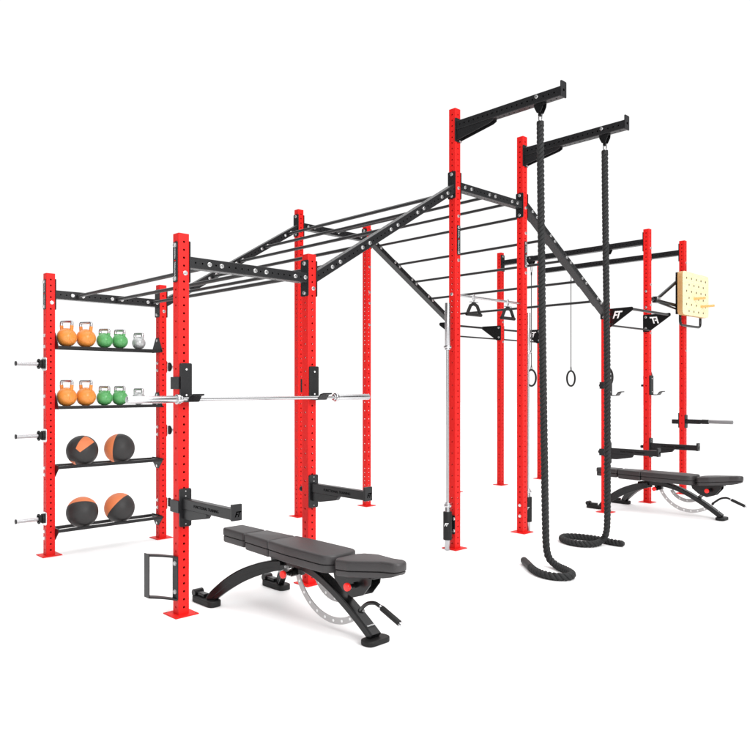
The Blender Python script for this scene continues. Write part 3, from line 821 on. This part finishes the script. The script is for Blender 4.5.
# face sheet is a solid slab; flat dark discs paint the shade of its holes
b = bmesh.new(); prism(b, out, plane_M((cx, yf_+.012, cz), (1, 0, 0), (0, 0, 1)), .012, .004, mi=0)
HPOS = []
for r in range(6):
    n = 5 if r % 2 == 0 else 4
    for c in range(n):
        HPOS.append((xl+.125+(c+(0 if n == 5 else .5))*.173, zt0-.095-r*.0975))
for hx, hz in HPOS:
    add_cyl(b, (hx, yf_+.001, hz), (hx, yf_-.0006, hz), .017, 16, mi=1)
obj('face', b, [BIRCH, HOLE], o_)
for hx, hz, L_ in ((HPOS[15][0]*0+8.434, 2.994, .17), (8.674, 2.907, .20)):
    hx, hz = min(HPOS, key=lambda q: (q[0]-hx)**2+(q[1]-hz)**2)
    b = bmesh.new(); add_cyl(b, (hx, yf_+.002, hz), (hx, yf_-L_, hz), .019, 20, bevel=.003); obj('climbing_peg', b, DOWEL, pb, smooth=True)
b = bmesh.new()
for x in (xl+.06, xr-.06): add_box(b, (x, -2.655, cz), (.05, .04, h-.02), .004)
for z in (cz+.22, cz-.22): add_box(b, (cx, -2.642, z), (w-.1, .03, .05), .004)
add_box(b, (8.55, -2.62, cz), (.1, .03, .3), .004)
obj('frame', b, GLOSSB, pb)
for z in (cz+.29, cz-.27, cz-.22):
    b = bmesh.new(); add_cyl(b, (xl+.033, -2.655, z), (xl+.022, -2.655, z), .014, 8)
    obj('frame_bolt', b, BLACK, pb)
b = bmesh.new(); sweep(b, catmull([(8.26, -2.64, zb0+.04), (8.262, -2.64, 2.63), (8.30, -2.64, 2.585), (8.42, -2.64, 2.577), (8.85, -2.64, 2.577), (8.96, -2.64, 2.585), (9.0, -2.64, 2.63), (9.0, -2.64, zb0+.04)], 5), circ(.019, 12), up=(0, 1, 0))
obj('hand_bar', b, GLOSSB, pb, smooth=True)
b = bmesh.new()
add_cyl(b, (XU[5]+HS, YF, 2.905), (7.56, -2.57, 2.905), .028, 16); add_box(b, (7.60, -2.575, 2.905), (.13, .07, .09), .01)
add_cyl(b, (7.62, -2.58, 2.92), (8.15, -2.65, 3.23), .024, 16); add_cyl(b, (7.62, -2.58, 2.895), (8.15, -2.65, 2.855), .024, 16)
add_cyl(b, (7.62, -2.58, 2.875), (8.15, -2.65, 2.80), .014, 12)
obj('strut', b, GLOSSB, pb)
for x in (7.57, 7.64): bolt(pb, (x, -2.61, 2.92), '-y')

# ------------------------------------------------------------------ dip horn on the far right upright
dh = thing('landmine_arm', 'black sleeve holding a grey bar, on the far right upright above the far bench', 'bar attachment', (8.55, YF, 1.0))
zc = 1.115
b = bmesh.new(); prism(b, rounded_poly([(-.045, 1.015), (.045, 1.015), (.045, 1.215), (-.045, 1.215)], .01), plane_M((8.55, YF-HS-.001, 0), (1, 0, 0), (0, 0, 1)), .012, .002)
prism(b, rounded_poly([(-.045, 1.015), (.045, 1.015), (.045, 1.245), (-.045, 1.245)], .01), plane_M((8.55, YF+HS+.013, 0), (1, 0, 0), (0, 0, 1)), .012, .002)
obj('clamp_plate', b, BLACK, dh)
b = bmesh.new(); add_box(b, (8.55, (-2.615-2.83)/2, zc), (.06, .215, .07), .006); obj('sleeve', b, GLOSSB, dh)
b = bmesh.new(); add_cyl(b, (8.55, -2.83, zc+.003), (8.55, -2.845, zc+.003), .028, 20); add_cyl(b, (8.55, -2.845, zc+.003), (8.55, -2.945, zc+.003), .036, 24, bevel=.003); obj('collar', b, RUBBER, dh, smooth=True)
b = bmesh.new(); add_cyl(b, (8.55, -2.945, zc+.006), (8.55, -3.295, zc+.006), .029, 24, bevel=.008); obj('bar', b, GREYP, dh, smooth=True)
b = bmesh.new(); add_box(b, (8.55, -2.455, zc-.008), (.06, .12, .07), .006); obj('rear_block', b, GLOSSB, dh)

# ------------------------------------------------------------------ adjustable bench
def pad(bm, outline, z0, z1, lower, r=.012):
    """upholstered pad: rounded top block over a slightly inset lower block"""
    def ins(o, d):
        n = len(o); out = []
        for i in range(n):
            a, b_, c = Vector(o[i-1]), Vector(o[i]), Vector(o[(i+1) % n])
            t = (c-a); t.normalize(); nn = Vector((-t.y, t.x)); out.append(tuple(b_+nn*d))
        return out
    def loft(levels):
        rings = []
        for (o, zf) in levels: rings.append([bm.verts.new((x, y, zf(x, y) if callable(zf) else zf)) for x, y in o])
        n = len(rings[0])
        for A, B in zip(rings, rings[1:]):
            for j in range(n): bm.faces.new([A[j], A[(j+1) % n], B[(j+1) % n], B[j]])
        bm.faces.new(rings[0][::-1]); bm.faces.new(rings[-1])
    Z = (lambda f, d: (lambda x, y: f(x, y)+d))
    zm = lower
    loft([(ins(outline, .010), Z(zm, 0)), (ins(outline, .001), Z(zm, .006)), (outline, Z(zm, .016)), (outline, Z(z1, -.016)), (ins(outline, .002), Z(z1, -.009)), (ins(outline, .006), Z(z1, -.003)), (ins(outline, .011), Z(z1, -.0006)), (ins(outline, .0145), Z(z1, 0))])
    loft([(ins(outline, .013), Z(z0, 0)), (ins(outline, .008), Z(z0, .004)), (ins(outline, .004), Z(z0, .012)), (ins(outline, .004), Z(zm, -.004)), (ins(outline, .012), Z(zm, .001))])
def bench(label, XC=.593):
    t = thing('weight_bench', label, 'weight bench', (XC, -3.2, 0), 'adjustable weight benches')
    flat = lambda z: (lambda x, y: z)
    # head pad, back pad (narrow part then wide part), seat pad: outlines counter-clockwise
    def O(pts, r): return rounded_poly([(XC+x, y) for x, y in pts], r, 5)
    b = bmesh.new(); pad(b, O([(-.104, -2.628), (.104, -2.628), (.096, -2.315), (-.096, -2.315)], .025), flat(.412), flat(.526), flat(.464)); obj('head_pad', b, VINYL, t, smooth=True)
    b = bmesh.new(); pad(b, O([(-.128, -2.972), (.128, -2.972), (.107, -2.642), (-.107, -2.642)], .018), flat(.402), flat(.526), flat(.460)); obj('upper_back_pad', b, VINYL, t, smooth=True)
    b = bmesh.new(); pad(b, O([(-.150, -3.670), (.150, -3.670), (.150, -3.20), (.133, -2.980), (-.133, -2.980), (-.150, -3.20)], [.10, .10, .10, .018, .018, .10]), flat(.408), flat(.528), flat(.462)); obj('back_pad', b, VINYL, t, smooth=True)
    sl = lambda z: (lambda x, y: z+.05*max(0, (-3.70-y))/.5-(1.6*max(0, -4.13-y)**2 if z > .5 else -1.6*max(0, -4.08-y)**2 if z < .42 else 0))
    b = bmesh.new(); pad(b, O([(-.058, -4.215), (.058, -4.215), (.066, -4.08), (.142, -3.86), (.135, -3.73), (.09, -3.69), (-.09, -3.69), (-.135, -3.73), (-.142, -3.86), (-.066, -4.08)], [.055, .055, .10, .10, .04, .04, .04, .04, .10, .10]), sl(.408), sl(.516), sl(.448)); obj('seat_pad', b, VINYL, t, smooth=True)
    # spine: rectangular tube, arched
    b = bmesh.new()
    pts = catmull([(XC, -2.90, .352), (XC, -3.05, .372), (XC, -3.22, .372), (XC, -3.40, .34), (XC, -3.57, .275), (XC, -3.74, .185), (XC, -3.87, .105), (XC, -3.965, .04)], 6)
    sweep(b, pts, rrect(.056, .085, .008), up=(0, 0, 1))
    add_text(b, 'FUNCTIONAL', plane_M((XC, -3.935, .108), (1, 0, 0), Vector((0, .8, .75))), .012, th=.0012)
    obj('spine', b, [GLOSSB, WHITE], t)
    for s in (-1, 1):
        b = bmesh.new()
        pts = catmull([(XC+s*.045, -3.04, .358), (XC+s*.075, -2.95, .345), (XC+s*.135, -2.85, .315), (XC+s*.20, -2.745, .262), (XC+s*.26, -2.64, .185), (XC+s*.305, -2.55, .10), (XC+s*.325, -2.51, .045)], 6)
        sweep(b, pts, rrect(.05, .055, .006), up=(0, 0, 1) if False else (0, 0, 1))
        # deep side web, as on the photograph's broad curved leg
        sweep(b, [p+Vector((-s*0.0, 0, -.022)) for p in pts], lambda i, n: rrect(.05+.045*math.sin(PI*min(1, i/(n-1)*1.0)), .050, .006), up=(0, 0, 1))
        lg = obj('rear_leg', b, GLOSSB, t)
        b = bmesh.new()
        prism(b, rounded_poly([(-.055, -.145), (.055, -.145), (.055, .145), (-.055, .145)], .05, 6), plane_M((XC+s*.325, -2.46, .0), (1, 0, 0), (0, 1, 0)), .045, .006)
        obj('rubber_foot', b, RUBBER, lg)
        b = bmesh.new(); add_cyl(b, (XC+s*.325-.04, -2.335, .062), (XC+s*.325+.04, -2.335, .062), .028, 20, bevel=.004); add_box(b, (XC+s*.325, -2.40, .058), (.05, .12, .03), .005)
        obj('transport_wheel', b, GLOSSB, lg)
    b = bmesh.new(); prism(b, rounded_poly([(-.10, -.055), (.10, -.055), (.10, .055), (-.10, .055)], .05, 6), plane_M((XC+.005, -3.965, .0), (1, 0, 0), (0, 1, 0)), .034, .006); obj('rubber_foot', b, RUBBER, t)
    # ladder arcs
    def arc(xp, cy, cz, R, wd, a0, a1, nh):
        b = bmesh.new(); N = 28; t2 = bmesh.new(); A, B = [], []
        for k in range(N+1):
            a = a0+(a1-a0)*k/N
            A.append(t2.verts.new((xp, cy+(R+wd/2)*math.cos(a), cz+(R+wd/2)*math.sin(a)))); B.append(t2.verts.new((xp, cy+(R-wd/2)*math.cos(a), cz+(R-wd/2)*math.sin(a))))
        fs = [t2.faces.new([A[k], A[k+1], B[k+1], B[k]]) for k in range(N)]
        r = bmesh.ops.extrude_face_region(t2, geom=fs); bmesh.ops.translate(t2, vec=(.008, 0, 0), verts=[v for v in r['geom'] if isinstance(v, bmesh.types.BMVert)])
        merge(b, t2)
        for k in range(nh):
            a = a0+(a1-a0)*(k+.5)/nh; c = Vector((xp, cy+R*math.cos(a), cz+R*math.sin(a)))
            add_cyl(b, c+Vector((.004, 0, 0)), c-Vector((.0012, 0, 0)), .0095, 14, mi=1)
        obj('ladder_arc', b, [SILVER, WHITE], t)
    arc(XC-.038, -3.58, .475, .405, .044, math.radians(-25), math.radians(-124), 8)
    arc(XC+.045, -3.52, .42, .235, .044, math.radians(-30), math.radians(-150), 5)
    # pivot brackets
    b = bmesh.new()
    add_box(b, (XC, -3.17, .345), (.06, .10, .10), .01); add_cyl(b, (XC-.06, -3.165, .315), (XC+.05, -3.165, .315), .028, 20)
    add_box(b, (XC, -3.45, .408), (.07, .48, .03), .005)
    obj('back_support', b, GLOSSB, t)
    b = bmesh.new()
    for s in (-.045, .037): prism(b, rounded_poly([(-3.60, .43), (-3.62, .36), (-3.70, .30), (-3.80, .265), (-3.90, .30), (-3.97, .38), (-3.98, .45), (-3.75, .43)], .02), plane_M((XC+s, 0, 0), (0, 1, 0), (0, 0, 1)), .008)
    add_box(b, (XC, -3.83, .428), (.09, .34, .02), .004)
    add_cyl(b, (XC-.05, -3.64, .44), (XC+.05, -3.64, .44), .016, 16)
    obj('seat_support', b, GLOSSB, t)
    for (y, z, l0) in ((-3.165, .315, .06), (-3.83, .355, .045)):
        b = bmesh.new(); add_cyl(b, (XC-l0-.085, y, z), (XC-l0-.060, y, z), .027, 24, bevel=.006); kn = obj('adjustment_knob', b, REDKN, t, smooth=True)
        b = bmesh.new(); add_cyl(b, (XC-l0-.062, y, z), (XC-l0-.050, y, z), .019, 20); obj('washer', b, CHROME, kn)
        b = bmesh.new(); add_cyl(b, (XC-l0-.052, y, z), (XC-.03, y, z), .013, 16); add_cyl(b, (XC-l0-.02, y, z), (XC-.03, y, z), .019, 16); obj('pin', b, GLOSSB, kn)
    # handle
    b = bmesh.new(); sweep(b, catmull([(XC-.04, -3.87, .195), (XC-.07, -3.925, .235), (XC-.08, -3.985, .275), (XC-.08, -4.05, .29), (XC-.08, -4.09, .280), (XC-.08, -4.13, .266)], 5), circ(.0125, 14), up=(1, 0, 0))
    add_cyl(b, (XC-.01, -3.86, .185), (XC-.05, -3.88, .20), .016, 14)
    hd = obj('lift_handle', b, GLOSSB, t, smooth=True)
    b = bmesh.new(); add_cyl(b, (XC-.08, -4.11, .2725), (XC-.08, -4.265, .213), .0185, 18, bevel=.003); obj('grip', b, RUBBER, hd, smooth=True)
    b = bmesh.new(); add_cyl(b, (XC-.08, -4.265, .213), (XC-.08, -4.285, .205), .015, 18, bevel=.003); add_cyl(b, (XC-.08, -4.098, .277), (XC-.08, -4.11, .2725), .017, 18); obj('grip_cap', b, CHROME, hd, smooth=True)
    return t
bn = bench('black adjustable bench with red knobs in the foreground, by the near left upright')
dup(bn, (6.678, -3.07, 0), 'black adjustable bench with red knobs in the far right bay, under the peg board')

# ------------------------------------------------------------------ camera
F_PX, HY, YAW = 728.02, 386.9, 0.7683
cam = bpy.data.cameras.new('camera'); co = bpy.data.objects.new('camera', cam); col.objects.link(co)
cam.sensor_width = 36; cam.sensor_fit = 'HORIZONTAL'; cam.lens = 36*F_PX/750; cam.shift_y = (HY-375)/750
cam.clip_start = 0.1; cam.clip_end = 500
co.location = (-2.65426, -7.32675, 1.6442)
look = Vector((math.sin(YAW), math.cos(YAW), 0))
co.rotation_euler = look.to_track_quat('-Z', 'Y').to_euler()
scene.camera = co

# ------------------------------------------------------------------ light: white studio
w = bpy.data.worlds.new('World'); scene.world = w; w.use_nodes = True
nt = w.node_tree; bg = nt.nodes['Background']
# world gradient: white far side; overhead brightness and near-side dimming added to shape light
tc = nt.nodes.new('ShaderNodeTexCoord'); vn = nt.nodes.new('ShaderNodeVectorMath'); vn.operation = 'NORMALIZE'
nt.links.new(tc.outputs['Generated'], vn.inputs[0])
dt = nt.nodes.new('ShaderNodeVectorMath'); dt.operation = 'DOT_PRODUCT'; dt.inputs[1].default_value = (0.695, 0.719, 0)
nt.links.new(vn.outputs[0], dt.inputs[0])
m1_ = nt.nodes.new('ShaderNodeMapRange'); m1_.interpolation_type = 'SMOOTHSTEP'
m1_.inputs['From Min'].default_value = 0.10; m1_.inputs['From Max'].default_value = 0.66; m1_.inputs['To Min'].default_value = 0.14; m1_.inputs['To Max'].default_value = 1.06
nt.links.new(dt.outputs['Value'], m1_.inputs['Value'])
sp = nt.nodes.new('ShaderNodeSeparateXYZ'); nt.links.new(vn.outputs[0], sp.inputs[0])
m2_ = nt.nodes.new('ShaderNodeMapRange'); m2_.inputs['From Min'].default_value = 0.55; m2_.inputs['From Max'].default_value = 1.0
m2_.inputs['To Min'].default_value = 0; m2_.inputs['To Max'].default_value = 2.8
nt.links.new(sp.outputs['Z'], m2_.inputs['Value'])
ad = nt.nodes.new('ShaderNodeMath'); ad.operation = 'ADD'; nt.links.new(m1_.outputs[0], ad.inputs[0]); nt.links.new(m2_.outputs[0], ad.inputs[1])
bg.inputs['Color'].default_value = (1, 1, 1, 1); nt.links.new(ad.outputs[0], bg.inputs['Strength'])
def area(name, loc, target, size, power):
    l = bpy.data.lights.new(name, 'AREA'); l.shape = 'RECTANGLE'; l.size = size[0]; l.size_y = size[1]; l.energy = power
    o = bpy.data.objects.new(name, l); col.objects.link(o); o.location = loc
    o.rotation_euler = (Vector(target)-Vector(loc)).to_track_quat('-Z', 'Y').to_euler(); return o
area('key_softbox', (1.0, -12.0, 6.0), (3.2, -2.0, 1.2), (5, 5), 1000)
area('fill_softbox', (-5.6, -7.2, 3.4), (0.0, -2.4, 1.4), (3, 3), 135)

scene.view_settings.view_transform = 'Standard'; scene.view_settings.look = 'None'
scene.view_settings.exposure = 0; scene.view_settings.gamma = 1
